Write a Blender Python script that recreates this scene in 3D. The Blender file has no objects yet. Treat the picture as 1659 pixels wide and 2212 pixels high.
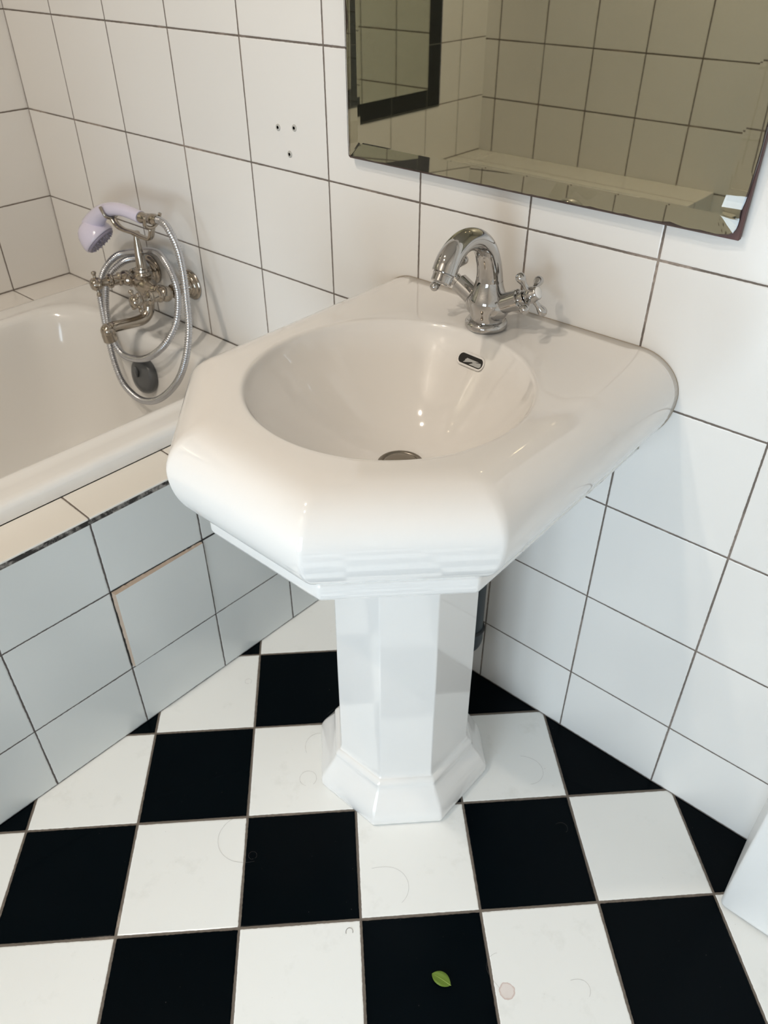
import bpy, bmesh, math, random
from mathutils import Vector, Matrix, noise
random.seed(7)
sc = bpy.context.scene
COL = sc.collection
PI = math.pi
rad = math.radians

# ------------------------------------------------------------------ materials
def new_mat(name):
    m = bpy.data.materials.new(name); m.use_nodes = True
    nt = m.node_tree; nt.nodes.clear()
    out = nt.nodes.new('ShaderNodeOutputMaterial')
    b = nt.nodes.new('ShaderNodeBsdfPrincipled')
    nt.links.new(b.outputs[0], out.inputs[0])
    return m, nt, b, out

def N(nt, typ, **kw):
    n = nt.nodes.new(typ)
    for k, v in kw.items(): setattr(n, k, v)
    return n

def M(nt, op, a, b=None, c=None, clamp=False):
    n = nt.nodes.new('ShaderNodeMath'); n.operation = op; n.use_clamp = clamp
    for i, v in enumerate((a, b, c)):
        if v is None: continue
        if isinstance(v, (int, float)): n.inputs[i].default_value = v
        else: nt.links.new(v, n.inputs[i])
    return n.outputs[0]

def mixc(nt, fac, a, b, typ='MIX'):
    n = nt.nodes.new('ShaderNodeMix'); n.data_type = 'RGBA'; n.blend_type = typ
    for sock, v in ((n.inputs[0], fac), (n.inputs[6], a), (n.inputs[7], b)):
        if isinstance(v, (int, float)): sock.default_value = v
        elif isinstance(v, tuple): sock.default_value = (*v, 1) if len(v) == 3 else v
        else: nt.links.new(v, sock)
    return n.outputs[2]

def objcoord(nt):
    t = nt.nodes.new('ShaderNodeTexCoord'); return t.outputs['Object']

def dot(nt, vec, ax):
    n = nt.nodes.new('ShaderNodeVectorMath'); n.operation = 'DOT_PRODUCT'
    nt.links.new(vec, n.inputs[0]); n.inputs[1].default_value = ax
    return n.outputs['Value']

def noise_tex(nt, vec, scale, detail=2, rough=.5):
    n = nt.nodes.new('ShaderNodeTexNoise'); n.inputs['Scale'].default_value = scale
    n.inputs['Detail'].default_value = detail; n.inputs['Roughness'].default_value = rough
    if vec is not None: nt.links.new(vec, n.inputs['Vector'])
    return n

def ramp(nt, fac, lo, hi):
    n = nt.nodes.new('ShaderNodeMapRange'); n.clamp = True
    nt.links.new(fac, n.inputs['Value'])
    n.inputs['From Min'].default_value = lo; n.inputs['From Max'].default_value = hi
    return n.outputs[0]

def plain(name, col, rough=.4, metal=0, spec=.5, coat=0, bump=0, bscale=200):
    m, nt, b, out = new_mat(name)
    b.inputs['Base Color'].default_value = (*col, 1)
    b.inputs['Roughness'].default_value = rough
    b.inputs['Metallic'].default_value = metal
    b.inputs['Specular IOR Level'].default_value = spec
    b.inputs['Coat Weight'].default_value = coat
    v = objcoord(nt)
    nz = noise_tex(nt, v, 35, 3)
    c = mixc(nt, M(nt, 'MULTIPLY', nz.outputs[0], .10), (*col, 1), tuple(x * .82 for x in col))
    nt.links.new(c, b.inputs['Base Color'])
    if bump:
        n2 = noise_tex(nt, v, bscale, 2)
        bp = nt.nodes.new('ShaderNodeBump'); bp.inputs['Strength'].default_value = bump
        bp.inputs['Distance'].default_value = .001
        nt.links.new(n2.outputs[0], bp.inputs['Height']); nt.links.new(bp.outputs[0], b.inputs['Normal'])
    return m

def tile_mat(name, uax, uoff, us, vax, voff, vs, col, col2=None, gcol=(.20, .165, .14), gw=.0016,
             rough=.22, spec=.5, checker=False, stain=False, only_u=False, gfade=.55, wob=.0006):
    """glazed square tiles on a grid with thin joints; grid lies along axes uax and vax"""
    m, nt, b, out = new_mat(name)
    v = objcoord(nt)
    nz = noise_tex(nt, v, 9, 3)
    fine = noise_tex(nt, v, 160, 3)
    wobv = M(nt, 'MULTIPLY', M(nt, 'SUBTRACT', fine.outputs[0], .5), wob * 2)
    u = M(nt, 'ADD', M(nt, 'SUBTRACT', dot(nt, v, uax), uoff), wobv)
    w = M(nt, 'ADD', M(nt, 'SUBTRACT', dot(nt, v, vax), voff), wobv)
    un = M(nt, 'DIVIDE', u, us); wn = M(nt, 'DIVIDE', w, vs)
    ui = M(nt, 'FLOOR', un); wi = M(nt, 'FLOOR', wn)
    def edge(n_, i_, s):
        f = M(nt, 'SUBTRACT', n_, i_)
        return M(nt, 'MULTIPLY', M(nt, 'SUBTRACT', .5, M(nt, 'ABSOLUTE', M(nt, 'SUBTRACT', f, .5))), s)
    d = edge(un, ui, us)
    if not only_u: d = M(nt, 'MINIMUM', d, edge(wn, wi, vs))
    if vax == (0, 0, 1): d = M(nt, 'MINIMUM', d, M(nt, 'SUBTRACT', dot(nt, v, (0, 0, 1)), M(nt, 'MULTIPLY', fine.outputs[0], .0022)))
    gwn = M(nt, 'MULTIPLY_ADD', M(nt, 'SUBTRACT', nz.outputs[0], .5), gw * .9, gw)
    mask = M(nt, 'SUBTRACT', 1.0, ramp(nt, M(nt, 'SUBTRACT', d, gwn), -.00018, .00018))
    # per tile shade
    comb = nt.nodes.new('ShaderNodeCombineXYZ'); nt.links.new(ui, comb.inputs[0]); nt.links.new(wi, comb.inputs[1])
    wn_ = nt.nodes.new('ShaderNodeTexWhiteNoise'); nt.links.new(comb.outputs[0], wn_.inputs['Vector'])
    base = mixc(nt, M(nt, 'MULTIPLY', wn_.outputs['Value'], .5), col, tuple(x * .95 for x in col))
    if checker:
        par = M(nt, 'FLOORED_MODULO', M(nt, 'ADD', ui, wi), 2.0)
        par = M(nt, 'GREATER_THAN', par, .5)
        # white tiles carry faint grey scuffs and hair-fine specks
        sm = noise_tex(nt, v, 14, 5, .65)
        scuff = ramp(nt, sm.outputs[0], .58, .78)
        wht = mixc(nt, M(nt, 'MULTIPLY', scuff, .22), base, (.50, .49, .43))
        sp = noise_tex(nt, v, 260, 2); spk = ramp(nt, sp.outputs[0], .755, .80)
        wht = mixc(nt, M(nt, 'MULTIPLY', spk, .5), wht, (.25, .23, .2))
        blk = mixc(nt, M(nt, 'MULTIPLY', spk, .25), col2, (.4, .4, .38))
        base = mixc(nt, par, blk, wht)
        checkspec = M(nt, 'MULTIPLY_ADD', par, .44, .06)
    if stain:
        geo = v
        sub = nt.nodes.new('ShaderNodeVectorMath'); sub.operation = 'DISTANCE'
        nt.links.new(geo, sub.inputs[0]); sub.inputs[1].default_value = (1.799, -.4890, 0)
        rr = M(nt, 'ADD', sub.outputs['Value'], M(nt, 'MULTIPLY', M(nt, 'SUBTRACT', fine.outputs[0], .5), .005))
        disc = M(nt, 'SUBTRACT', 1.0, ramp(nt, rr, .0118, .0128))
        rim = M(nt, 'MULTIPLY', disc, ramp(nt, rr, .0095, .0118))
        base = mixc(nt, M(nt, 'MULTIPLY', disc, .35), base, (.62, .42, .36))
        base = mixc(nt, M(nt, 'MULTIPLY', rim, .45), base, (.45, .25, .2))
    gn = mixc(nt, ramp(nt, nz.outputs[0], gfade, gfade + .12), gcol, tuple(min(1, x * 2.6) for x in gcol))
    gn = mixc(nt, fine.outputs[0], gn, tuple(x * .55 for x in gcol))
    c = mixc(nt, mask, base, gn)
    nt.links.new(c, b.inputs['Base Color'])
    r = M(nt, 'MULTIPLY_ADD', mask, .85 - rough, rough)
    nt.links.new(r, b.inputs['Roughness'])
    b.inputs['Specular IOR Level'].default_value = spec
    if checker: nt.links.new(checkspec, b.inputs['Specular IOR Level'])
    h = ramp(nt, M(nt, 'SUBTRACT', d, gwn), -.0006, .0018)
    soft = noise_tex(nt, v, 6, 1)
    h2 = M(nt, 'ADD', h, M(nt, 'MULTIPLY', soft.outputs[0], .8))
    bp = nt.nodes.new('ShaderNodeBump'); bp.inputs['Strength'].default_value = .45
    bp.inputs['Distance'].default_value = .0012
    nt.links.new(h2, bp.inputs['Height']); nt.links.new(bp.outputs[0], b.inputs['Normal'])
    return m

WHITE = (.80, .78, .75)
HP = .1616
T = .2
APW = .027     # the bath front is very slightly out of square
au = (math.sin(APW), math.cos(APW), 0)
XPO = .9677 * math.sin(APW)
m_back = tile_mat('white wall tile, back', (1, 0, 0), 0, T, (0, 0, 1), HP, T, WHITE)
m_left = tile_mat('white wall tile, left', (0, 1, 0), .04, T, (0, 0, 1), HP, T, WHITE)
m_front = tile_mat('white wall tile, front', (1, 0, 0), .06, T, (0, 0, 1), HP - .008, T, WHITE, gw=.0024)
m_right = tile_mat('white wall tile, right', (0, 1, 0), .04, T, (0, 0, 1), HP, T, WHITE)
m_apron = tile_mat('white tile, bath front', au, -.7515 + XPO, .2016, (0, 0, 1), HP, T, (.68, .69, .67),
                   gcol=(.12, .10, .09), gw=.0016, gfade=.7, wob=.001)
m_ledge = tile_mat('cream tile ledge', au, -.7515 + XPO, .2016, (1, 0, 0), 0, 9, (.80, .765, .705), only_u=True, gw=.0016)
m_ledge2 = tile_mat('tile ledge', (0, 1, 0), .04, T, (1, 0, 0), 0, 9, (.78, .75, .71), only_u=True)
th = .78654
m_floor = tile_mat('black and white floor tile', (math.cos(th), math.sin(th), 0),
                   .9906431 * math.cos(th) - .2757099 * math.sin(th), .19974,
                   (math.sin(th), -math.cos(th), 0), .9906431 * math.sin(th) + .2757099 * math.cos(th), .19974,
                   (.90, .90, .875), (.0006, .0020, .0032), gcol=(.21, .175, .145), gw=.0022, rough=.2,
                   checker=True, stain=True, gfade=.62, wob=.0009)
m_black = tile_mat('black border tile', (0, 1, 0), .04, T, (0, 0, 1), HP, T, (.006, .010, .012), gcol=(.12, .12, .11))

def ceramic(name, col, rough=.07):
    m, nt, b, out = new_mat(name)
    v = objcoord(nt)
    nz = noise_tex(nt, v, 5, 2)
    c = mixc(nt, nz.outputs[0], col, tuple(x * .98 for x in col))
    nt.links.new(c, b.inputs['Base Color'])
    b.inputs['Roughness'].default_value = rough
    b.inputs['Specular IOR Level'].default_value = .55
    b.inputs['Coat Weight'].default_value = .25; b.inputs['Coat Roughness'].default_value = .03
    bp = nt.nodes.new('ShaderNodeBump'); bp.inputs['Strength'].default_value = .07; bp.inputs['Distance'].default_value = .002
    n2 = noise_tex(nt, v, 14, 1)
    nt.links.new(n2.outputs[0], bp.inputs['Height']); nt.links.new(bp.outputs[0], b.inputs['Normal'])
    return m
m_cer = ceramic('white glazed ceramic', (.82, .795, .765))
m_enamel = ceramic('white bath enamel', (.84, .83, .81), .12)
m_chrome = plain('polished chrome', (.52, .51, .50), .045, 1)
m_nickel = plain('worn nickel', (.42, .375, .32), .13, 1)
m_hose = plain('steel hose', (.56, .57, .60), .24, 1)
m_grey = plain('dark grey plastic', (.10, .105, .11), .3)
m_pvc = plain('slate grey waste pipe', (.030, .040, .047), .45)
m_lilac = plain('pale lilac plastic', (.70, .66, .80), .16, coat=.3)
m_nozzle = plain('grey lilac nozzle face', (.34, .31, .40), .4)
m_dark = plain('dark gap', (.02, .018, .016), .9)
m_plug = plain('wall plug rim', (.46, .45, .42), .6)
m_paint = plain('white gloss paint', (.87, .86, .84), .35, bump=.25, bscale=60)
m_plaster = plain('white plaster', (.80, .78, .74), .8)
m_cement = plain('tile cement', (.42, .33, .26), .95, bump=1, bscale=300)
m_board = plain('brown backing', (.10, .045, .04), .55, bump=.5, bscale=150)
m_porc = plain('porcelain cap', (.85, .84, .82), .2)
m_drain = plain('worn drain metal', (.30, .27, .23), .32, 1)
m_sealant = plain('old sealant', (.36, .30, .23), .7)
m_joint, nt, b, _ = new_mat('crumbling joint')
_v = objcoord(nt); _n = noise_tex(nt, _v, 55, 5, .7)
nt.links.new(mixc(nt, ramp(nt, _n.outputs[0], .46, .62), (.035, .03, .026), (.32, .29, .26)), b.inputs['Base Color'])
b.inputs['Roughness'].default_value = .95
# leaf
m_leaf = plain('green leaf', (.115, .19, .012), .42)
m_rib = plain('leaf midrib', (.25, .34, .05), .45)
m_hair = plain('dark hair', (.12, .10, .09), .6)
# mirror
m_silver, nt, b, _ = new_mat('aged silvering')
b.inputs['Metallic'].default_value = 1; b.inputs['Roughness'].default_value = .0
nz = noise_tex(nt, objcoord(nt), 12, 2)
nt.links.new(mixc(nt, nz.outputs[0], (.49, .455, .36), (.465, .43, .335)), b.inputs['Base Color'])
m_glass, nt, b, _ = new_mat('bevelled glass')
b.inputs['Base Color'].default_value = (.97, 1, .97, 1)
b.inputs['Transmission Weight'].default_value = 1; b.inputs['Roughness'].default_value = 0; b.inputs['IOR'].default_value = 1.5
m_lmirror = plain('wall mirror silvering', (.72, .74, .66), .0, 1)
# window pane: thin, clear, light passes
m_pane, nt, b, out = new_mat('clear window pane')
tr = nt.nodes.new('ShaderNodeBsdfTransparent'); gl = nt.nodes.new('ShaderNodeBsdfGlossy'); gl.inputs['Roughness'].default_value = .02
fr = nt.nodes.new('ShaderNodeFresnel'); fr.inputs['IOR'].default_value = 1.45
mx = nt.nodes.new('ShaderNodeMixShader')
nt.links.new(fr.outputs[0], mx.inputs[0]); nt.links.new(tr.outputs[0], mx.inputs[1]); nt.links.new(gl.outputs[0], mx.inputs[2])
nt.links.new(mx.outputs[0], out.inputs[0])
m_lamp, nt, b, _ = new_mat('lit lamp glass')
b.inputs['Base Color'].default_value = (1, .9, .75, 1)
b.inputs['Emission Color'].default_value = (1, .72, .45, 1); b.inputs['Emission Strength'].default_value = 40

# ------------------------------------------------------------------ mesh helpers
def obj(name, verts, faces, mat, parent=None, smooth=True, loc=None, angle=None, wn=False):
    me = bpy.data.meshes.new(name); me.from_pydata([tuple(v) for v in verts], [], faces); me.update()
    bm = bmesh.new(); bm.from_mesh(me)
    bmesh.ops.remove_doubles(bm, verts=bm.verts, dist=1e-6)
    bmesh.ops.recalc_face_normals(bm, faces=bm.faces)
    bm.to_mesh(me); bm.free()
    o = bpy.data.objects.new(name, me); COL.objects.link(o)
    if mat: me.materials.append(mat)
    for p in me.polygons: p.use_smooth = smooth
    if smooth and angle is not None:
        me.set_sharp_from_angle(angle=rad(angle))
    if wn:
        md = o.modifiers.new('wn', 'WEIGHTED_NORMAL'); md.keep_sharp = True; md.weight = 80
    if loc: o.location = loc
    if parent:
        o.parent = parent
        o.matrix_parent_inverse = Matrix.Translation(parent.location).inverted() if parent.type == 'EMPTY' else parent.matrix_world.inverted()
    return o

def thing(name, label, cat, loc=(0, 0, 0), group=None):
    o = bpy.data.objects.new(name, None); COL.objects.link(o); o.location = loc
    o.empty_display_size = .02
    o['label'] = label; o['category'] = cat
    if group: o['group'] = group
    return o
def tag(o, label, cat, group=None):
    o['label'] = label; o['category'] = cat
    if group: o['group'] = group
    return o
def struct(o):
    o['kind'] = 'structure'; return o

class G:
    """gathers geometry for one mesh"""
    def __init__(s): s.v = []; s.f = []
    def add(s, v, f):
        n = len(s.v); s.v += [Vector(p) for p in v]; s.f += [tuple(i + n for i in q) for q in f]; return s
    def box(s, a, b_, bev=0, seg=2, mat=None):
        bm = bmesh.new(); bmesh.ops.create_cube(bm, size=1)
        a = Vector(a); b_ = Vector(b_)
        for v in bm.verts:
            v.co = Vector([(a[i] + b_[i]) / 2 + v.co[i] * (b_[i] - a[i]) for i in range(3)])
        if bev: bmesh.ops.bevel(bm, geom=bm.edges, offset=bev, segments=seg, affect='EDGES', profile=.5)
        if mat is not None: bmesh.ops.transform(bm, matrix=mat, verts=bm.verts)
        bm.verts.index_update()
        s.add([v.co.copy() for v in bm.verts], [tuple(v.index for v in f.verts) for f in bm.faces]); bm.free(); return s
    def loft(s, rings, cap0=False, cap1=False, closed=True):
        n = len(rings[0]); v = [p for r in rings for p in r]; f = []
        m = n if closed else n - 1
        for i in range(len(rings) - 1):
            for j in range(m):
                k = (j + 1) % n
                f.append((i * n + j, i * n + k, (i + 1) * n + k, (i + 1) * n + j))
        if cap0: f.append(tuple(range(n)))
        if cap1: f.append(tuple((len(rings) - 1) * n + j for j in reversed(range(n))))
        return s.add(v, f)
    def lathe(s, prof, o, ax, n=40, cap0=True, cap1=True):
        """prof: list of (radius, distance along ax)"""
        ax = Vector(ax).normalized(); o = Vector(o)
        t = Vector((1, 0, 0)) if abs(ax.x) < .8 else Vector((0, 1, 0))
        x = ax.cross(t).normalized(); y = ax.cross(x)
        rings = []
        for r, h in prof:
            rings.append([o + ax * h + (x * math.cos(2 * PI * k / n) + y * math.sin(2 * PI * k / n)) * max(r, 1e-5) for k in range(n)])
        return s.loft(rings, cap0, cap1)
    def tube(s, pts, r, n=20, cap=True, sx=1, sy=1):
        pts = [Vector(p) for p in pts]; m = len(pts)
        rr = r if isinstance(r, (list, tuple)) else [r] * m
        tg = []
        for i in range(m):
            a = pts[max(i - 1, 0)]; c = pts[min(i + 1, m - 1)]
            tg.append((c - a).normalized())
        t0 = tg[0]; up = Vector((0, 0, 1)) if abs(t0.z) < .9 else Vector((1, 0, 0))
        x = t0.cross(up).normalized(); rings = []
        for i in range(m):
            x = (x - tg[i] * x.dot(tg[i])).normalized(); y = tg[i].cross(x)
            rings.append([pts[i] + (x * math.cos(2 * PI * k / n) * sx + y * math.sin(2 * PI * k / n) * sy) * rr[i] for k in range(n)])
        return s.loft(rings, cap, cap)
    def sphere(s, c, r, n=20, m=12):
        prof = [(r * math.sin(PI * i / m), -r * math.cos(PI * i / m)) for i in range(m + 1)]
        return s.lathe(prof, c, (0, 0, 1), n, False, False)
    def build(s, name, mat, parent=None, **kw): return obj(name, s.v, s.f, mat, parent, **kw)

def catmull(P, k=8):
    P = [Vector(p) for p in P]; out = []
    for i in range(len(P) - 1):
        a = P[i - 1] if i else P[0] * 2 - P[1]; b_ = P[i]; c = P[i + 1]
        d = P[i + 2] if i + 2 < len(P) else P[-1] * 2 - P[-2]
        for j in range(k):
            t = j / k
            out.append(.5 * ((2 * b_) + (c - a) * t + (2 * a - 5 * b_ + 4 * c - d) * t * t + (3 * b_ - a - 3 * c + d) * t ** 3))
    out.append(P[-1]); return out
def catr(R, k=8):
    V = catmull([(r, 0, 0) for r in R], k); return [v.x for v in V]
def resample(P, step):
    out = [P[0].copy()]; acc = 0
    for i in range(1, len(P)):
        a = P[i - 1]; b_ = P[i]; L = (b_ - a).length; t = step - acc
        while t <= L:
            out.append(a.lerp(b_, t / L)); t += step
        acc = L - (t - step)
    return out

def round_poly(pts, radii, seg=6, sub=10):
    """closed polygon (2D) with rounded corners and subdivided sides; same point count for the same corner count"""
    n = len(pts); corners = []
    for i in range(n):
        p = Vector(pts[i]); a = Vector(pts[i - 1]); c = Vector(pts[(i + 1) % n])
        r = radii[i] if isinstance(radii, (list, tuple)) else radii
        u = (a - p).normalized(); w = (c - p).normalized()
        ang = math.acos(max(-1, min(1, u.dot(w))))
        t = r / math.tan(ang / 2) if r > 1e-7 else 1e-6
        r_ = max(r, 1e-7)
        A = p + u * t; B = p + w * t
        bis = (u + w).normalized(); cen = p + bis * math.sqrt(t * t + r_ * r_)
        a0 = math.atan2(*(A - cen).yx); a1 = math.atan2(*(B - cen).yx)
        da = (a1 - a0 + PI) % (2 * PI) - PI
        corners.append([cen + Vector((math.cos(a0 + da * k / seg), math.sin(a0 + da * k / seg))) * r_ for k in range(seg + 1)])
    out = []
    for i in range(n):
        out += corners[i]
        e = corners[i][-1]; f = corners[(i + 1) % n][0]
        for k in range(1, sub): out.append(e.lerp(f, k / sub))
    return out

# ------------------------------------------------------------------ the room
YF, XR, ZC = -1.92, 2.60, 2.50
g = G().box((-.12, YF - .12, -.10), (XR + .12, .12, 0))
struct(g.build('floor', m_floor, smooth=False))
g = G().box((-.12, YF - .12, ZC), (XR + .12, .12, ZC + .1)); struct(g.build('ceiling', m_plaster, smooth=False))
g = G().box((-.12, 0, 0), (XR + .12, .12, ZC)); struct(g.build('wall_back', m_back, smooth=False))
g = G().box((-.12, YF - .12, 0), (-.002, 0, ZC)); struct(g.build('wall_left', m_left, smooth=False))
g = G().box((XR, YF - .12, 0), (XR + .12, 0, ZC)); struct(g.build('wall_right', m_right, smooth=False))
# front wall (behind the photographer) with two glazed openings
WINS = [(1.62, 2.34, .05, 1.12, 2), (1.20, 1.56, .05, .56, 1)]  # second, low opening is added for the bright patch it gives the mirror
g = G()
g.box((-.002, YF - .12, 0), (WINS[1][0], YF, ZC)); g.box((WINS[0][1], YF - .12, 0), (XR, YF, ZC))
g.box((WINS[1][1], YF - .12, 0), (WINS[0][0], YF, ZC))
for x0, x1, z0, z1, n_p in WINS:
    g.box((x0, YF - .12, 0), (x1, YF, z0)); g.box((x0, YF - .12, z1), (x1, YF, ZC))
struct(g.build('wall_front', m_front, smooth=False))
for i, (x0, x1, z0, z1, n_p) in enumerate(WINS):
    win = G(); fw = .04
    win.box((x0, YF - .09, z0), (x0 + fw, YF - .03, z1)); win.box((x1 - fw, YF - .09, z0), (x1, YF - .03, z1))
    win.box((x0 + fw, YF - .09, z0), (x1 - fw, YF - .03, z0 + fw)); win.box((x0 + fw, YF - .09, z1 - fw), (x1 - fw, YF - .03, z1))
    xm = (x0 + x1) / 2
    if n_p == 2: win.box((xm - .025, YF - .085, z0 + fw), (xm + .025, YF - .035, z1 - fw))
    wo = struct(win.build('window_%d' % (i + 1), m_paint, smooth=False))
    G().box((x0 + fw, YF - .062, z0 + fw), (x1 - fw, YF - .058, z1 - fw)).build('pane', m_pane, wo, smooth=False)

# boxed-in casing at the right edge of the picture, its painted edge a little chipped
poly = [(1.9925, -.151), (XR, -.151), (XR, -.0005), (1.9840, -.0005)]
rings = []
for z, ins in ((.006, .006), (.010, .002), (.018, 0), (ZC, 0)):
    q = [(poly[0][0] + ins, poly[0][1] + ins), (poly[1][0], poly[1][1] + ins), poly[2], (poly[3][0] + ins, poly[3][1])]
    rings.append([(p.x, p.y, z) for p in round_poly(q, [.006, .0, .0, .0], 5, 4)])
tr1 = struct(G().loft(rings, True, True).build('trim_1', m_paint, angle=40))

# tiled ledge along the left wall and the far end of the bath
g = G().box((-.001, YF + .001, 0), (.0950, -.0005, .560), .0015, 1); struct(g.build('trim_2', m_ledge2, smooth=False))
g = G().box((.0975, YF + .001, 0), (1.0, -1.702, .560), .0015, 1); struct(g.build('trim_3', m_ledge2, smooth=False))

# ------------------------------------------------------------------ bath surround
XP = .9677
def ap(t, off, z):      # point on the bath front: t along it, off outwards
    return (XP + math.sin(APW) * t + math.cos(APW) * off, math.cos(APW) * t - math.sin(APW) * off, z)
sur = thing('bath_surround', 'white tiled bath front with cream tile ledge along the bathtub side', 'bath panel', (XP, -.5, 0))
Rm = Matrix.Translation((XP, 0, 0)) @ Matrix.Rotation(-APW, 4, 'Z')
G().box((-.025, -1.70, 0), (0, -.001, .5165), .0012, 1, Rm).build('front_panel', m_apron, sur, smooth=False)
G().box((-.0865, -1.70, .5262), (.0015, -.001, .5305), .0015, 2, Rm).build('ledge', m_ledge, sur, smooth=False)
G().box((-.06, -1.70, .5160), (-.0004, -.001, .5268), .0, 1, Rm).build('joint', m_joint, sur, smooth=False)['label'] = 'dark crumbling joint under the ledge'
# loose access tile standing proud, rough cement showing on two edges
t0, t1 = -.7515 + .2016 + .004, -.7515 + .4032 - .0030
acc = G()
z0, z1 = HP + .0062, HP + .197
q = [ap(t0, .0005, z0), ap(t1, .0005, z0), ap(t1, .0005, z1), ap(t0, .0005, z1)]
q2 = [ap(t0 + .001, .0062, z0), ap(t1, .0035, z0), ap(t1, .0045, z1 - .001), ap(t0 + .001, .0085, z1 - .001)]
acc.add(q + q2, [(4, 5, 6, 7), (0, 1, 5, 4), (1, 2, 6, 5), (2, 3, 7, 6), (3, 0, 4, 7)])
ac = acc.build('access_tile', plain('white access tile', (.68, .69, .67), .22), sur, smooth=False)
ac['label'] = 'loose access tile standing proud of the bath front'
e = G()
nst = 40
def rough_edge(a0, a1, b0, b1, amp):
    va = []; vb = []
    for i in range(nst + 1):
        t = i / nst
        A = Vector(a0).lerp(Vector(a1), t); B = Vector(b0).lerp(Vector(b1), t)
        j = noise.noise(A * 120) * amp
        va.append(A + Vector((j * .4, j, j))); vb.append(B)
    return va, vb
va, vb = rough_edge(ap(t0 - .0025, .0004, z0), ap(t0 - .0025, .0004, z1 + .002), q2[0], q2[3], .0018); e.loft([va, vb], closed=False)
va, vb = rough_edge(ap(t0 - .0025, .0004, z1 + .003), ap(t1, .0004, z1 + .002), q2[3], q2[2], .0018); e.loft([va, vb], closed=False)
e.build('cement_edge', m_cement, ac, smooth=False)['label'] = 'rough brown cement edge'
dk = G()
dk.add([ap(t0 - .0055, .0006, z0 + .004), ap(t0 - .0020, .0006, z0), ap(t0 - .0016, .0006, z1 + .004), ap(t0 - .0048, .0006, z1 + .004)], [(0, 1, 2, 3)])
dk.add([ap(t0 - .004, .0006, z1 + .0015), ap(t1 + .05, .0006, z1 + .0005), ap(t1 + .05, .0006, z1 + .0035), ap(t0 - .004, .0006, z1 + .0055)], [(0, 1, 2, 3)])
dk.build('gap', m_dark, sur, smooth=False)['label'] = 'dark gap around the loose access tile'

# ------------------------------------------------------------------ bathtub
def xr(y): return .8815 + .027 * y
def bath_ring(ins_s, ins_b, r, z):
    y0, y1 = -.0006 - ins_b, -1.700 + ins_b
    P = [(.0975 + ins_s, y0), (.0975 + ins_s, y1), (xr(y1) - ins_s, y1), (xr(y0) - ins_s, y0)]
    return [(p.x, p.y, z) for p in round_poly(P, r, 12, 12)]
bath = thing('bathtub', 'white enamelled built-in bathtub below the brass-toned shower mixer', 'bathtub', (.49, -.85, 0))
pr = [(0, 0, .003, .532), (0, 0, .004, .552), (.0025, .001, .008, .559), (.008, .003, .015, .5635), (.018, .008, .02, .565), (.045, .05, .06, .5625),
      (.058, .078, .09, .5625), (.064, .086, .10, .5650), (.070, .092, .11, .5665), (.077, .099, .125, .5655), (.083, .105, .13, .560), (.087, .109, .135, .552), (.090, .112, .14, .538),
      (.098, .122, .145, .47), (.110, .135, .15, .38), (.126, .155, .16, .28), (.148, .185, .17, .215), (.185, .24, .17, .178), (.24, .33, .12, .165), (.30, .50, .05, .162)]
g = G().loft([bath_ring(*p) for p in pr], False, True)
tub = g.build('tub', m_enamel, bath)
# round overflow control on the end wall of the tub
cap = G().lathe([(.0, .020), (.020, .0195), (.034, .017), (.040, .013), (.0425, .008), (.043, .0), (.040, -.006)], (.497, -.1265, .474), (0, -1, .16), 40)
co = cap.build('overflow_cap', m_grey, bath, angle=50); co['label'] = 'dark grey round overflow control cap'
G().tube([(.497, -.150, .505), (.497, -.149, .49), (.497, -.1485, .478)], [.003, .005, .003], 10).build('grip', m_grey, co)

# ------------------------------------------------------------------ wash basin
XC = 1.397
HW, YB, HF = .272, .583, .115
S_ = HF + YB
def oct_ring(d, z, r=.012):
    hw = HW - d; yf = YB - d; s = S_ - d * math.sqrt(2)
    hf = s - yf; y2 = s - hw
    P = [(XC - hw, -.0006), (XC - hw, -y2), (XC - hf, -yf), (XC + hf, -yf), (XC + hw, -y2), (XC + hw, -.0006)]
    return [(p.x, p.y, z) for p in round_poly(P, [0, r, r, r, r, 0], 7, 26)]
basin = thing('wash_basin', 'white ceramic wash basin with angled front corners against the tiled wall', 'sink', (XC, -.29, .68))
ZT = .840
prof = []
# underside to the lip
prof += [(.150, .6765, .004), (.052, .6755, .006), (.045, .675, .007), (.0405, .6775, .008), (.0385, .683, .009), (.0385, .6985, .009), (.0400, .7030, .009), (.0440, .7050, .009)]
# swelling side
for k in range(0, 11):
    a = rad(-72 + 72 * k / 10)
    prof.append((.056 * (1 - math.cos(a)), .782 + .079 * math.sin(a), .011))
for k in range(1, 13):
    a = rad(90 * k / 12)
    prof.append((.066 * (1 - math.cos(a)), .782 + .058 * math.sin(a), .011 + .02 * k / 12))
rings = [oct_ring(d, z, r) for d, z, r in prof]
BC = Vector((1.397, -.303)); DR = Vector((1.399, -.280))
inner = rings[-1]
angs = [math.atan2(p[1] - BC.y, p[0] - BC.x) for p in inner]
bowl = [(.1935, .8399), (.1908, .8390), (.1888, .8371), (.1872, .8342), (.1857, .8300), (.1812, .8225), (.1755, .8135), (.1690, .8046), (.1600, .7934), (.150, .7815), (.140, .7700),
        (.130, .7588), (.1185, .7470), (.107, .7358), (.096, .7262), (.085, .7178), (.072, .7093), (.060, .7033), (.050, .6995), (.040, .6968), (.034, .6958)]
brs = []
for r, z in bowl:
    t = max(0, min(1, (.19 - r) / .15)); c = BC.lerp(DR, t * t * (3 - 2 * t))
    brs.append([(c.x + r * math.cos(a), c.y + r * math.sin(a), z) for a in angs])
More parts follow.
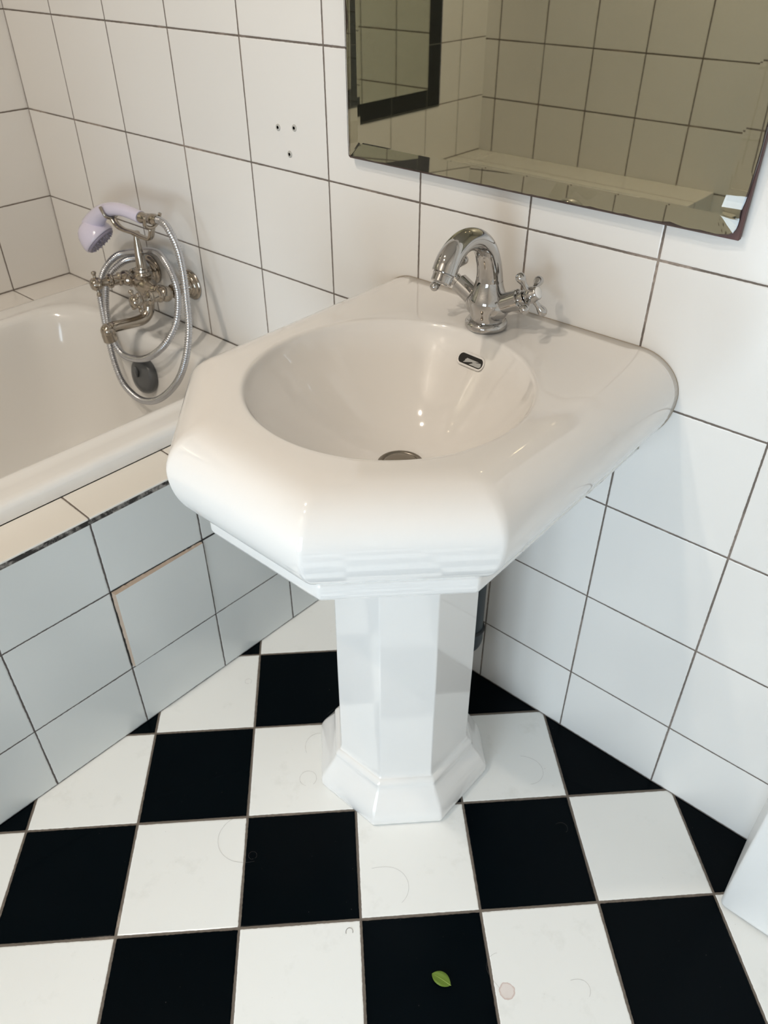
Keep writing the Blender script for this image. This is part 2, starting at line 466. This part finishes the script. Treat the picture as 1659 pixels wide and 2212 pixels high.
# flat deck from the rounded edge to the bowl
deck = []
for k in range(1, 6):
    t = k / 6
    deck.append([tuple(Vector(a).lerp(Vector(b_), t)) for a, b_ in zip(inner, brs[0])])
allr = rings + deck + brs
gb = G().loft(allr, True, True)
bo = gb.build('bowl', m_cer, basin, wn=False)
# old sealant along the wall
sp_ = [(XC + (HW - d), -.0011, z) for d, z, r in prof[4:]] + [(XC + (HW - .066) * (1 - 2 * k / 12), -.0011, ZT) for k in range(1, 12)] + [(XC - (HW - d), -.0011, z) for d, z, r in reversed(prof[4:])]
G().tube(sp_, .0006, 6).build('sealant', m_sealant, basin)['label'] = 'old brownish sealant line along the wall'
# drain
dz = .6968
dr = G().lathe([(.034, -.001), (.0335, .0008), (.031, .0016), (.0285, .0008), (.027, -.001)], (DR.x, DR.y, dz), (0, 0, 1), 40, False, False).build('drain', m_drain, basin)
G().lathe([(.0268, -.001), (.026, .0018), (.022, .0032), (.012, .0040), (.004, .0042), (0, .0042)], (DR.x, DR.y, dz), (0, 0, 1), 36, False, False).build('plug', m_drain, dr)
# overflow slot in the far side of the bowl
def bowl_r(z):
    for (r0, z0_), (r1, z1_) in zip(bowl, bowl[1:]):
        if z1_ <= z <= z0_: return r1 + (r0 - r1) * (z - z1_) / (z0_ - z1_)
    return .1
def on_bowl(x, z, off):
    r = bowl_r(z) - off
    return Vector((x, BC.y + math.sqrt(max(1e-6, r * r - (x - BC.x) ** 2)), z))
def stadium(hl, hh, n=12):
    P = []
    for k in range(n + 1): a = -PI / 2 + PI * k / n; P.append((hl - hh + hh * math.cos(a), hh * math.sin(a)))
    for k in range(n + 1): a = PI / 2 + PI * k / n; P.append((-hl + hh + hh * math.cos(a), hh * math.sin(a)))
    return P
ox, oz = 1.4085, .8065
def slot(hl, hh, off): return [on_bowl(ox + a, oz + b_, off) for a, b_ in stadium(hl, hh)]
ov = G().loft([slot(.0245, .0083, .0002), slot(.0242, .0080, .0012), slot(.0225, .0065, .0013), slot(.0218, .0058, .0006)]).build('overflow_rim', m_cer, basin)
ovi = G().loft([slot(.0219, .0059, .0007), slot(.0005, .0002, .0007)]).build('overflow_slot', m_dark, basin); ovi['label'] = 'dark overflow slot in the bowl'
low = G().loft([[on_bowl(ox + .003 + a * .82, oz - .0016 + b_ * .62, .0009) for a, b_ in stadium(.0205, .005)], [on_bowl(ox + .003 + a * .02, oz - .0016, .0009) for a, b_ in stadium(.0205, .005)]]).build('overflow_channel', plain('grey glaze', (.42, .42, .41), .4), ovi)

# ------------------------------------------------------------------ pedestal
ped = thing('pedestal', 'white ceramic eight-sided pedestal holding up the wash basin', 'pedestal', (XC, -.29, 0))
PHW, PYF, PHF, PYB = .150, .4187, .0635, .135
def ped_ring(d, z, r, db=None):
    hw = PHW - d; yf = PYF - d; s = PHF + PYF - d * math.sqrt(2); hf = s - yf; y2 = s - hw
    yb = PYB + d * .4; cb = .06
    P = [(XC - hw + cb, -yb), (XC - hw, -yb - cb), (XC - hw, -y2), (XC - hf, -yf), (XC + hf, -yf), (XC + hw, -y2), (XC + hw, -yb - cb), (XC + hw - cb, -yb)]
    return [(p.x, p.y, z) for p in round_poly(P, r, 6, 6)]
fo = [(.001, .0005, .008), (-.002, .006, .008), (-.0035, .015, .009), (-.003, .024, .010), (-.0005, .033, .011), (.004, .042, .012), (.010, .051, .011), (.0165, .060, .010),
      (.0215, .067, .009), (.0245, .073, .008), (.0262, .0775, .008), (.0262, .080, .008), (.0262, .0825, .008), (.0275, .086, .008), (.031, .0895, .008), (.0345, .0925, .008)]
G().loft([ped_ring(*p) for p in fo], True, True).build('base', m_cer, ped, angle=70)
cs = [(.0345, .0925, .006), (.0362, .0945, .006), (.0372, .098, .006), (.0378, .108, .0055), (.0385, .30, .0055), (.0405, .55, .0055), (.0410, .6745, .0055)]
G().loft([ped_ring(*p) for p in cs], True, True).build('column', m_cer, ped, angle=70, wn=True)

# ------------------------------------------------------------------ waste pipe behind the pedestal
wp = thing('waste_pipe', 'slate grey waste pipe behind the pedestal, bending into the wall', 'pipe', (1.397, -.055, .15))
px, py, pr_ = 1.396, -.052, .025
G().lathe([(pr_, .185), (pr_, .674)], (px, py, 0), (0, 0, 1), 32).build('pipe', m_pvc, wp, angle=60)
el = [(px, py, .192), (px, py, .175), (px, py, .160), (px - .005, py + .002, .146), (px - .016, py + .007, .1355), (px - .030, py + .013, .1315), (px - .048, py + .021, .1310), (px - .070, py + .036, .1310), (px - .084, py + .0515, .1310)]
G().tube(catmull(el, 5), .0268, 28).build('elbow', m_pvc, wp, angle=60)
G().lathe([(.0255, .186), (.0292, .186), (.0296, .189), (.0292, .192), (.0255, .193)], (px, py, 0), (0, 0, 1), 32, False, False).build('seal_ring', plain('black rubber', (.012, .014, .016), .5), wp)

# ------------------------------------------------------------------ basin tap
tap = thing('basin_tap', 'chrome swan-neck basin tap with two cross handles on the wash basin', 'faucet', (XC, -.085, ZT))
FY = -.085
g = G()
g.lathe([(.0, .0), (.0295, .0), (.0308, .002), (.0312, .005), (.0306, .0085), (.0285, .0112), (.0262, .0122)], (XC, FY, ZT + .0004), (0, 0, 1), 48, True, True)
g.build('base_ring', m_chrome, tap)
g = G()
g.lathe([(.0240, .012), (.0238, .016), (.0245, .020), (.0262, .027), (.0280, .033), (.0288, .038), (.0284, .043), (.0268, .048), (.0245, .053), (.0222, .058),
         (.0204, .064), (.0192, .070)], (XC, FY, ZT), (0, 0, 1), 48, True, False)
cl = [(XC, FY, ZT + .070), (XC, FY - .0015, .922), (XC, FY - .006, .938), (XC, FY - .0165, .9555), (XC, FY - .0310, .969), (XC, FY - .049, .9772), (XC, FY - .068, .9785),
      (XC, FY - .085, .9725), (XC, FY - .098, .962), (XC, FY - .1065, .9490)]
rr = [.0192, .0182, .0172, .0160, .0152, .0150, .0153, .0160, .0167, .0170]
cl = [p if i < 3 else (p[0], p[1] + .0019 * (p[1] - FY + .052) / math.hypot(p[1] - FY + .052, p[2] - .942), p[2] + .0019 * (p[2] - .942) / math.hypot(p[1] - FY + .052, p[2] - .942)) for i, p in enumerate(cl)]
g.tube(catmull(cl, 7), catr(rr, 7), 36)
body = g.build('spout', m_chrome, tap, angle=60)
ad = Vector((0, -.58, -.81)).normalized(); tip = Vector(cl[-1])
ad = (Vector(cl[-1]) - Vector(cl[-2])).normalized()
G().lathe([(.0128, -.004), (.0145, .002), (.0145, .003), (.0138, .0035), (.0138, .0118), (.0128, .0128), (.0098, .0128), (.0095, .009)], tip, ad, 32).build('aerator', m_chrome, tap, angle=40)
def cross_handle(side, name_parent):
    tl = rad(29)
    ax = Vector((side * math.cos(tl), .05 * side, math.sin(tl))).normalized()
    o = Vector((XC, FY, ZT + .0265)) + ax * .017
    vb = G().lathe([(.0185, .0), (.0178, .006), (.0150, .0112), (.0132, .0125), (.0132, .0128), (.0142, .0132), (.0142, .0405), (.0132, .0415), (.010, .042), (.0095, .0425), (.0095, .049), (.0085, .050)], o, ax, 36)
    vb.sphere(o - ax * .003, .0215, 28, 16)
    vo = vb.build('valve', m_chrome, name_parent, angle=35)
    hc = o + ax * .0590
    h = G()
    h.lathe([(.0, -.0085), (.0065, -.0085), (.0088, -.007), (.0112, -.002), (.0118, .002), (.0108, .0065), (.0096, .0095), (.0096, .0125), (.0088, .0135), (0, .0135)], hc, ax, 32)
    up = Vector((0, 1, 0)); u = ax.cross(up).normalized(); w = ax.cross(u).normalized()
    for k in range(4):
        a = rad((24 if side > 0 else 60) + 90 * k); d = u * math.cos(a) + w * math.sin(a)
        pts = []; rs = []
        for s_, r_ in ((.004, .0048), (.011, .0042), (.017, .0038), (.0215, .0044), (.0252, .0058), (.0284, .0068), (.0316, .0069), (.0345, .0057), (.0363, .0036), (.0370, .0006)):
            pts.append(hc + d * s_ + ax * (.002 * s_ / .03)); rs.append(r_)
        h.tube(pts, rs, 18)
    ho = h.build('cross_handle', m_chrome, vo, angle=50)
    G().lathe([(.0078, .0128), (.0078, .0142), (.0070, .0148), (0, .0150)], hc, ax, 24).build('handle_cap', m_porc, vo)
cross_handle(1, tap); cross_handle(-1, tap)

# ------------------------------------------------------------------ bath mixer on the wall
mix = thing('bath_shower_mixer', 'old nickel bath mixer with shower cradle on the back wall above the bathtub', 'faucet', (.478, -.075, .60))
ZM, YM = .668, -.072
XL, XRt = .405, .5533
for x in (XL, XRt):
    G().lathe([(.0, .0006), (.0330, .0006), (.0335, .003), (.0315, .006), (.0270, .0075), (.0262, .0105), (.0235, .0125), (.0190, .0135), (.0175, .0175), (.0150, .020), (.012, .021)],
              (x, 0, ZM), (0, -1, 0), 40).build('escutcheon', m_nickel, mix, angle=45)
    G().lathe([(.0095, .019), (.0095, .036), (.0150, .038), (.0158, .041), (.0158, .051), (.0150, .054), (.0105, .056)], (x, 0, ZM), (0, -1, 0), 6 * 4).build('union', m_nickel, mix, angle=30)
g = G()
bx = []
for t, r in ((-.0135, .0), (-.0130, .010), (-.008, .0155), (0, .0170), (.010, .0160), (.016, .0125), (.020, .0150), (.0235, .0150), (.027, .0112), (.040, .0108), (.048, .0150), (.054, .0180)):
    bx.append((r, t))
full = bx + [(.0205, .064), (.0215, .0742)] + [(r, .1484 - t) for r, t in reversed(bx + [(.0205, .064)])]
g.lathe(full, (XL, YM, ZM), (1, 0, 0), 32, False, False)
# ornamental neck from the body up to the cradle pillar
PX = .479
g.lathe([(.017, .0), (.0155, .016), (.0190, .020), (.0205, .0235), (.0200, .028), (.0165, .031), (.0160, .033), (.0178, .035), (.0172, .040), (.012, .042)], (PX, YM, ZM), (0, 0, 1), 32)
g.lathe([(.018, .0), (.0172, -.014), (.0140, -.020), (.0165, -.024), (.0165, -.029), (.0130, -.033)], (PX, YM, ZM), (0, 0, 1), 32)
g.build('body', m_nickel, mix, angle=40)
for x, tilt in ((XL, -.18), (XRt, -.12)):
    ax = Vector((tilt, -1, .03)).normalized(); o = Vector((x, YM, ZM))
    vo = G().lathe([(.0125, .010), (.0150, .014), (.0150, .018), (.0118, .021), (.0118, .032), (.0150, .035), (.0158, .039), (.0150, .043), (.0105, .046), (.0085, .052), (.0080, .060)], o, ax, 28).build('valve', m_nickel, mix, angle=35)
    hc = o + ax * .070
    h = G().lathe([(.0, -.013), (.0095, -.013), (.0130, -.008), (.0148, .0), (.0140, .007), (.0105, .012), (.0, .014)], hc, ax, 24)
    u = ax.cross(Vector((0, 0, 1))).normalized(); w = ax.cross(u).normalized()
    for k in range(4):
        a = rad((12 if x == XL else 50) + 90 * k); d = u * math.cos(a) + w * math.sin(a)
        h.tube([hc + d * s_ for s_ in (.008, .014, .018, .0205, .0230, .0255, .0275, .0285)], [.0048, .0036, .0034, .0042, .0056, .0056, .0040, .0006], 14)
    h.build('cross_handle', m_nickel, vo, angle=50)
# bath spout
sp = [(PX, YM, .640), (PX, YM - .001, .622), (PX, YM - .008, .606), (PX, YM - .022, .597), (PX, YM - .045, .5965), (PX, YM - .075, .600), (PX, YM - .100, .6025), (PX, YM - .112, .600)]
so = G().tube(catmull(sp, 6), catr([.0135, .0130, .0128, .0125, .0120, .0120, .0126, .0128], 6), 24)
so.sphere((PX, YM - .113, .5985), .0165)
so.lathe([(.0150, .0), (.0160, -.006), (.0158, -.020), (.0135, -.0215), (.012, -.018)], (PX, YM - .114, .596), (0, -.12, 1), 24)
so.build('bath_spout', m_nickel, mix, angle=50)
G().lathe([(.0135, .0385), (.0140, .041), (.0118, .045), (.0100, .068), (.0066, .098), (.0050, .110), (.0085, .113), (.0105, .116), (.0085, .119), (.004, .1195)], (PX, YM, ZM), (0, 0, 1), 28).build('pillar', m_nickel, mix, angle=45)
# cradle: a bar with a two-pronged fork at each end
cy = -.078
g = G()
g.tube(catmull([(.411, cy, .8025), (.424, cy, .791), (.445, cy, .786), (PX, cy, .7865), (.515, cy, .784), (.543, cy, .788), (.556, cy, .8105)], 6), .0052, 14, sx=1.5, sy=.8)
for x, z, lean in ((.410, .8035, -.004), (.557, .8125, .004)):
    g.tube(catmull([(x + lean * 2.2, cy - .0185, z + .026), (x + lean, cy - .0175, z + .016), (x, cy - .014, z + .006), (x, cy, z), (x, cy + .014, z + .006), (x + lean, cy + .0175, z + .016), (x + lean * 2.2, cy + .0185, z + .026)], 6), .0036, 12)
g.build('cradle', m_nickel, mix)

# ------------------------------------------------------------------ hand shower in the cradle
hs = thing('hand_shower', 'pale lilac hand shower lying in the cradle of the bath mixer', 'shower head', (.42, cy, .80))
n_ = Vector((.644, .295, -.706)).normalized()
fc = Vector((.336, -.080, .744))
g = G()
hp = [(.522, -.078, .8262), (.49, -.078, .8285), (.455, -.078, .8290), (.42, -.078, .8245), (.388, -.078, .8150), (.360, -.078, .801), (.338, -.078, .785), (.322, -.079, .770)]
g.tube(catmull(hp, 6), catr([.0128, .0128, .0132, .0140, .0155, .0180, .0215, .0245], 6), 28)
g.lathe([(.0, -.046), (.014, -.044), (.0255, -.037), (.0330, -.027), (.0375, -.016), (.0400, -.006), (.0405, .0), (.0395, .004), (.0375, .0052), (.036, .004)], fc, n_, 40)
hb = g.build('handle', m_lilac, hs, angle=70)
g = G().lathe([(.0362, .003), (.0362, .0075), (.0345, .0095), (.020, .0105), (0, .0105)], fc, n_, 40)
u = n_.cross(Vector((0, 0, 1))).normalized(); w = n_.cross(u).normalized()
for ring, cnt in ((.010, 6), (.019, 12), (.028, 18)):
    for k in range(cnt):
        a = 2 * PI * k / cnt
        g.lathe([(.0017, .0095), (.0015, .0125), (.0008, .0133)], fc + (u * math.cos(a) + w * math.sin(a)) * ring, n_, 6)
g.build('spray_face', m_nozzle, hs, angle=40)
fax = Vector((.056, 0, .006)).normalized()
G().lathe([(.0100, -.004), (.0112, .0), (.0112, .004), (.0100, .006), (.0100, .036), (.0112, .038), (.0112, .050), (.0095, .053), (.0085, .058)], (.523, -.078, .8263), fax, 26).build('ferrule', m_nickel, hs, angle=40)

# ------------------------------------------------------------------ hose
HP_ = [(.5825, -.0785, .8326), (.595, -.079, .8325), (.623, -.085, .827), (.653, -.09, .795), (.674, -.1, .751), (.692, -.115, .702), (.706, -.13, .651), (.702, -.145, .593), (.673, -.155, .533), (.617, -.162, .477), (.559, -.165, .443), (.501, -.165, .433), (.444, -.16, .451), (.408, -.15, .495), (.379, -.135, .546), (.345, -.115, .588), (.324, -.1, .623), (.32, -.08, .66), (.346, -.06, .696), (.384, -.045, .714), (.488, -.040, .738), (.548, -.055, .732), (.59, -.068, .707), (.611, -.08, .675), (.631, -.11, .633), (.618, -.135, .593), (.564, -.145, .549), (.502, -.145, .523), (.437, -.14, .513), (.4, -.135, .535), (.376, -.125, .578), (.362, -.108, .625), (.352, -.085, .662), (.368, -.05, .690), (.41, -.036, .704), (.447, -.043, .700), (.468, -.052, .697)]
pp = resample(catmull(HP_, 14), .00125)
rs = [(.0079, .0076, .0060, .0063)[i % 4] for i in range(len(pp))]
hose = G().tube(pp, rs, 12).build('shower_hose', m_hose)
tag(hose, 'ribbed steel shower hose looping twice from the hand shower around the bath mixer', 'hose')

# ------------------------------------------------------------------ mirror over the basin
mir = thing('wall_mirror', 'large wall mirror with sloping glass rim and worn brown edges above the wash basin', 'mirror', (1.38, -.01, 1.01))
YG = -.018
X0, X1, Z0, Z1 = 1.0612, 1.6965, 1.0095, 1.78
G().box((X0, -.0115, Z0), (X1, -.0040, Z1), .0006, 1).build('backing_board', m_board, mir, smooth=False)
rag = [(1.6990, 1.150), (1.6972, 1.1277), (1.6976, 1.1174), (1.6970, 1.0992), (1.6955, 1.0819), (1.6950, 1.0652), (1.6938, 1.0563), (1.6920, 1.0456), (1.6925, 1.0327), (1.6920, 1.0247), (1.6890, 1.018), (1.6845, 1.0148), (1.6765, 1.0138), (1.6708, 1.0118)]
def glass_outline(d, y, jag):
    # from top-left, down, along the bottom, up the ragged right
    L = []
    n = 60
    x0, x1, z0, z1 = X0 + .0008 + d, X1 - d, Z0 + .0016 + d, Z1 - d
    cut = .0045
    for k in range(n):
        z = z1 + (z0 + cut - z1) * k / n; L.append((x0, z))
    L.append((x0, z0 + cut)); L.append((x0 + cut * .35, z0 + cut * .35)); L.append((x0 + cut, z0))
    for k in range(1, n):
        L.append((x0 + cut + (rag[-1][0] - x0 - cut - d * .75) * k / n, z0))
    for (x, z) in reversed(rag):
        if d: x, z = min(x, X1 - .0005) - d * (.95 if z > 1.02 else .75), max(z, z0) if z < 1.03 else z
        L.append((min(x, X1 - .0003 - d), max(z, z0)))
    for k in range(1, n):
        L.append((x1 - .0003, rag[0][1] + (z1 - rag[0][1]) * k / n))
    L.append((x1 - .0003, z1))
    out = []
    for i, (x, z) in enumerate(L):
        if jag:
            q = noise.noise(Vector((x * 90, z * 90, 3.1))) * .0026 + max(0, noise.noise(Vector((x * 22, z * 22, 7))) - .2) * .009
            q = abs(q)
            if x < X0 + .01: x += q * .8
            elif x > X1 - .03 and z > Z0 + .012: x -= q * .8
            elif z < Z0 + .02: z += q
        out.append((x, y, z))
    return out
def fan(ring): return [tuple(range(len(ring)))]
silv = glass_outline(.0016, -.0127, True)
G().add(silv, fan(silv)).build('silvering', m_silver, mir, smooth=False)
bev = .0245
ra = glass_outline(0, -.0131, False); rb = glass_outline(0, YG + .0024, False); rc = glass_outline(bev, YG, False)
gg = G().loft([ra, rb, rc], True, True)
gg.build('bevelled_glass', m_glass, mir, smooth=False)

# black-tiled mirror on the left wall (seen in the basin mirror)
fm = thing('framed_mirror', 'flat mirror framed by black tiles on the left wall above the bathtub', 'mirror', (0, -1.1, .757))
FY0, FY1, FZ0, FZ1 = -1.636, -.44, .7575, 2.0
G().box((-.0015, FY0 + .075, FZ0 + .063), (.003, FY1 - .075, FZ1 - .06)).build('mirror_glass', m_lmirror, fm, smooth=False)
g = G()
g.box((-.0015, FY0, FZ0), (.0015, FY1, FZ0 + .063)); g.box((-.0015, FY0, FZ1 - .06), (.0015, FY1, FZ1))
g.box((-.0015, FY0, FZ0 + .063), (.0015, FY0 + .075, FZ1 - .06)); g.box((-.0015, FY1 - .075, FZ0 + .063), (.0015, FY1, FZ1 - .06))
g.build('tile_border', m_black, fm, smooth=False)

# ------------------------------------------------------------------ small things
plugs = [((.8815, 1.0304), 'upper left of three small wall plugs in the tile left of the mirror'),
         ((.9225, 1.0344), 'upper right of three small wall plugs in the tile left of the mirror'),
         ((.9067, .9906), 'lowest of three small wall plugs in the tile left of the mirror')]
for (x, z), lab in plugs:
    t = thing('wall_plug', lab, 'wall plug', (x, 0, z), 'plugged drill holes left of the mirror')
    G().lathe([(.0056, .0002), (.0052, .0012), (.0036, .0017), (.0026, .0016), (.0020, .0014)], (x, 0, z), (0, -1, 0), 24, False, False).build('rim', m_plug, t)
    G().lathe([(.0028, .0016), (.0002, .0016)], (x, 0, z), (0, -1, 0), 20, True, True).build('hole', plain('plug hole', (.05, .04, .035), .9), t)

# green leaf
a = Vector((1.6965, -.546, .0)); c = Vector((1.7285, -.5402, .0))
leaf = thing('fallen_leaf', 'small green leaf lying on a black floor tile in front of the pedestal', 'leaf', (1.712, -.543, 0))
ax = (c - a).normalized(); sd = Vector((-ax.y, ax.x, 0)); L = (c - a).length
prof = [(0, 0), (.03, .06), (.08, .125), (.18, .215), (.30, .285), (.42, .315), (.55, .32), (.68, .295), (.80, .235), (.90, .155), (.96, .085), (1.0, .012)]
rings = []
for t, wd in prof:
    row = []
    for s_ in (-1, -.6, -.2, .2, .6, 1):
        h = .0012 + .0016 * s_ * s_ * (wd / .32) + .0018 * math.sin(t * PI)
        row.append(a + ax * (t * L) + sd * (s_ * wd * L) + Vector((0, 0, h)))
    rings.append(row)
top = G().loft(rings, closed=False)
bl = top.build('blade', m_leaf, leaf)
md = bl.modifiers.new('thick', 'SOLIDIFY'); md.thickness = .0004; md.offset = -1
G().tube([a + ax * (L * t) + Vector((0, 0, .0013 + .0018 * math.sin(t * PI) + .0001)) for t in (.06, .2, .4, .6, .8, .95, 1.03)], [.0002, .0004, .0005, .0006, .0007, .0008, .0007], 8).build('midrib', m_rib, leaf)

# stray hairs on the floor tiles
g = G()
def hair(x, y, r, a0, a1, th_=.0001):
    pts = []
    for k in range(25):
        t = k / 24; a = rad(a0 + (a1 - a0) * t); rr_ = r * (1 + .15 * math.sin(5 * t))
        pts.append((x + rr_ * math.cos(a), y + rr_ * math.sin(a), .0003 + .0002 * (k % 2)))
    g.tube(pts, th_, 5)
hair(1.31, -.585, .050, 150, 330); hair(1.337, -.602, .007, 0, 340); hair(1.60, -.14, .035, -30, 130); hair(1.265, -.365, .030, 60, 250); hair(1.30, -.43, .016, 0, 300)
hair(1.545, -.50, .045, 10, 150); hair(1.795, -.46, .04, 170, 260); hair(1.555, -.585, .006, 30, 250, .0003); hair(1.03, -.345, .007, 0, 330)
hair(1.245, -.29, .028, 20, 190); hair(1.72, -.20, .012, 0, 170); hair(1.88, -.42, .02, 20, 150)
ho = g.build('stray_hair', m_hair); ho['kind'] = 'stuff'
tag(ho, 'fine stray dark hairs lying on the floor tiles', 'hair')

# recessed ceiling spotlights
SPOTS = [(.95, -1.15, 'round warm ceiling spotlight nearest the mirror wall'), (1.2, -1.55, 'round warm ceiling spotlight nearest the window wall')]
for x, y, lab in SPOTS:
    t = thing('ceiling_spotlight', lab, 'lamp', (x, y, ZC - .02))
    G().lathe([(.036, -.002), (.040, -.010), (.052, -.010), (.055, -.004), (.055, .0)], (x, y, ZC - .0005), (0, 0, 1), 36, False, False).build('trim_ring', m_paint, t, angle=40)
    G().lathe([(.036, -.003), (.02, -.004), (0, -.004)], (x, y, ZC), (0, 0, 1), 30, False, False).build('lamp_face', m_lamp, t)

# ------------------------------------------------------------------ light
LAMP = 8.9
SKY = (31, 46)
def area(name, loc, rot, sx, sy, power, col):
    l = bpy.data.lights.new(name, 'AREA'); l.shape = 'RECTANGLE'; l.size = sx; l.size_y = sy; l.energy = power; l.color = col
    o = bpy.data.objects.new(name, l); COL.objects.link(o); o.location = loc; o.rotation_euler = rot
    return o
SKYCOL = (.715, .875, 1.0)
for i, (x0, x1, z0, z1, n_p) in enumerate(WINS):
    area('daylight', ((x0 + x1) / 2, YF - .14, (z0 + z1) / 2), (rad(90), 0, 0), x1 - x0, z1 - z0, SKY[i] * (x1 - x0) * (z1 - z0), SKYCOL)
for i, (x, y, lab) in enumerate(SPOTS):
    l = bpy.data.lights.new('spot', 'AREA'); l.shape = 'DISK'; l.size = .07; l.energy = LAMP; l.color = (1, .895, .765)
    o = bpy.data.objects.new('spot_light', l); COL.objects.link(o); o.location = (x, y, ZC - .012)

w = bpy.data.worlds.new('sky'); sc.world = w; w.use_nodes = True
bg = w.node_tree.nodes['Background']; bg.inputs[0].default_value = (.75, .86, 1, 1); bg.inputs[1].default_value = .6

# ------------------------------------------------------------------ camera
cam = bpy.data.cameras.new('camera'); co_ = bpy.data.objects.new('camera', cam); COL.objects.link(co_)
R = [[0.7538465426708713, 0.6570432283867464, -0.0030961483000456202], [0.3959394975042596, -0.45802438998361683, -0.7958929403482669], [-0.5243541784130727, 0.5987552540155763, -0.6054294685341094]]
C = (1.992285533501222, -0.9935739236831617, 1.3153820814125947)
mw = Matrix(((R[0][0], -R[1][0], -R[2][0], C[0]), (R[0][1], -R[1][1], -R[2][1], C[1]), (R[0][2], -R[1][2], -R[2][2], C[2]), (0, 0, 0, 1)))
co_.matrix_world = mw
cam.sensor_fit = 'HORIZONTAL'; cam.sensor_width = 36; cam.lens = 1679.198 / 1659 * 36
cam.dof.use_dof = True; cam.dof.focus_distance = 1.05; cam.dof.aperture_fstop = 11.5
cam.clip_start = .01; cam.clip_end = 50
sc.camera = co_

sc.view_settings.view_transform = 'Standard'; sc.view_settings.look = 'None'
sc.view_settings.gamma = 1; sc.view_settings.use_curve_mapping = False
sc.view_settings.exposure = 0.09
cy_ = sc.cycles
cy_.use_adaptive_sampling = True; cy_.adaptive_threshold = .06; cy_.adaptive_min_samples = 20
cy_.max_bounces = 10; cy_.diffuse_bounces = 4; cy_.glossy_bounces = 5; cy_.transmission_bounces = 8; cy_.transparent_max_bounces = 8
cy_.use_denoising = True; cy_.sample_clamp_indirect = 6
cy_.caustics_reflective = False; cy_.caustics_refractive = False
cy_.blur_glossy = .3
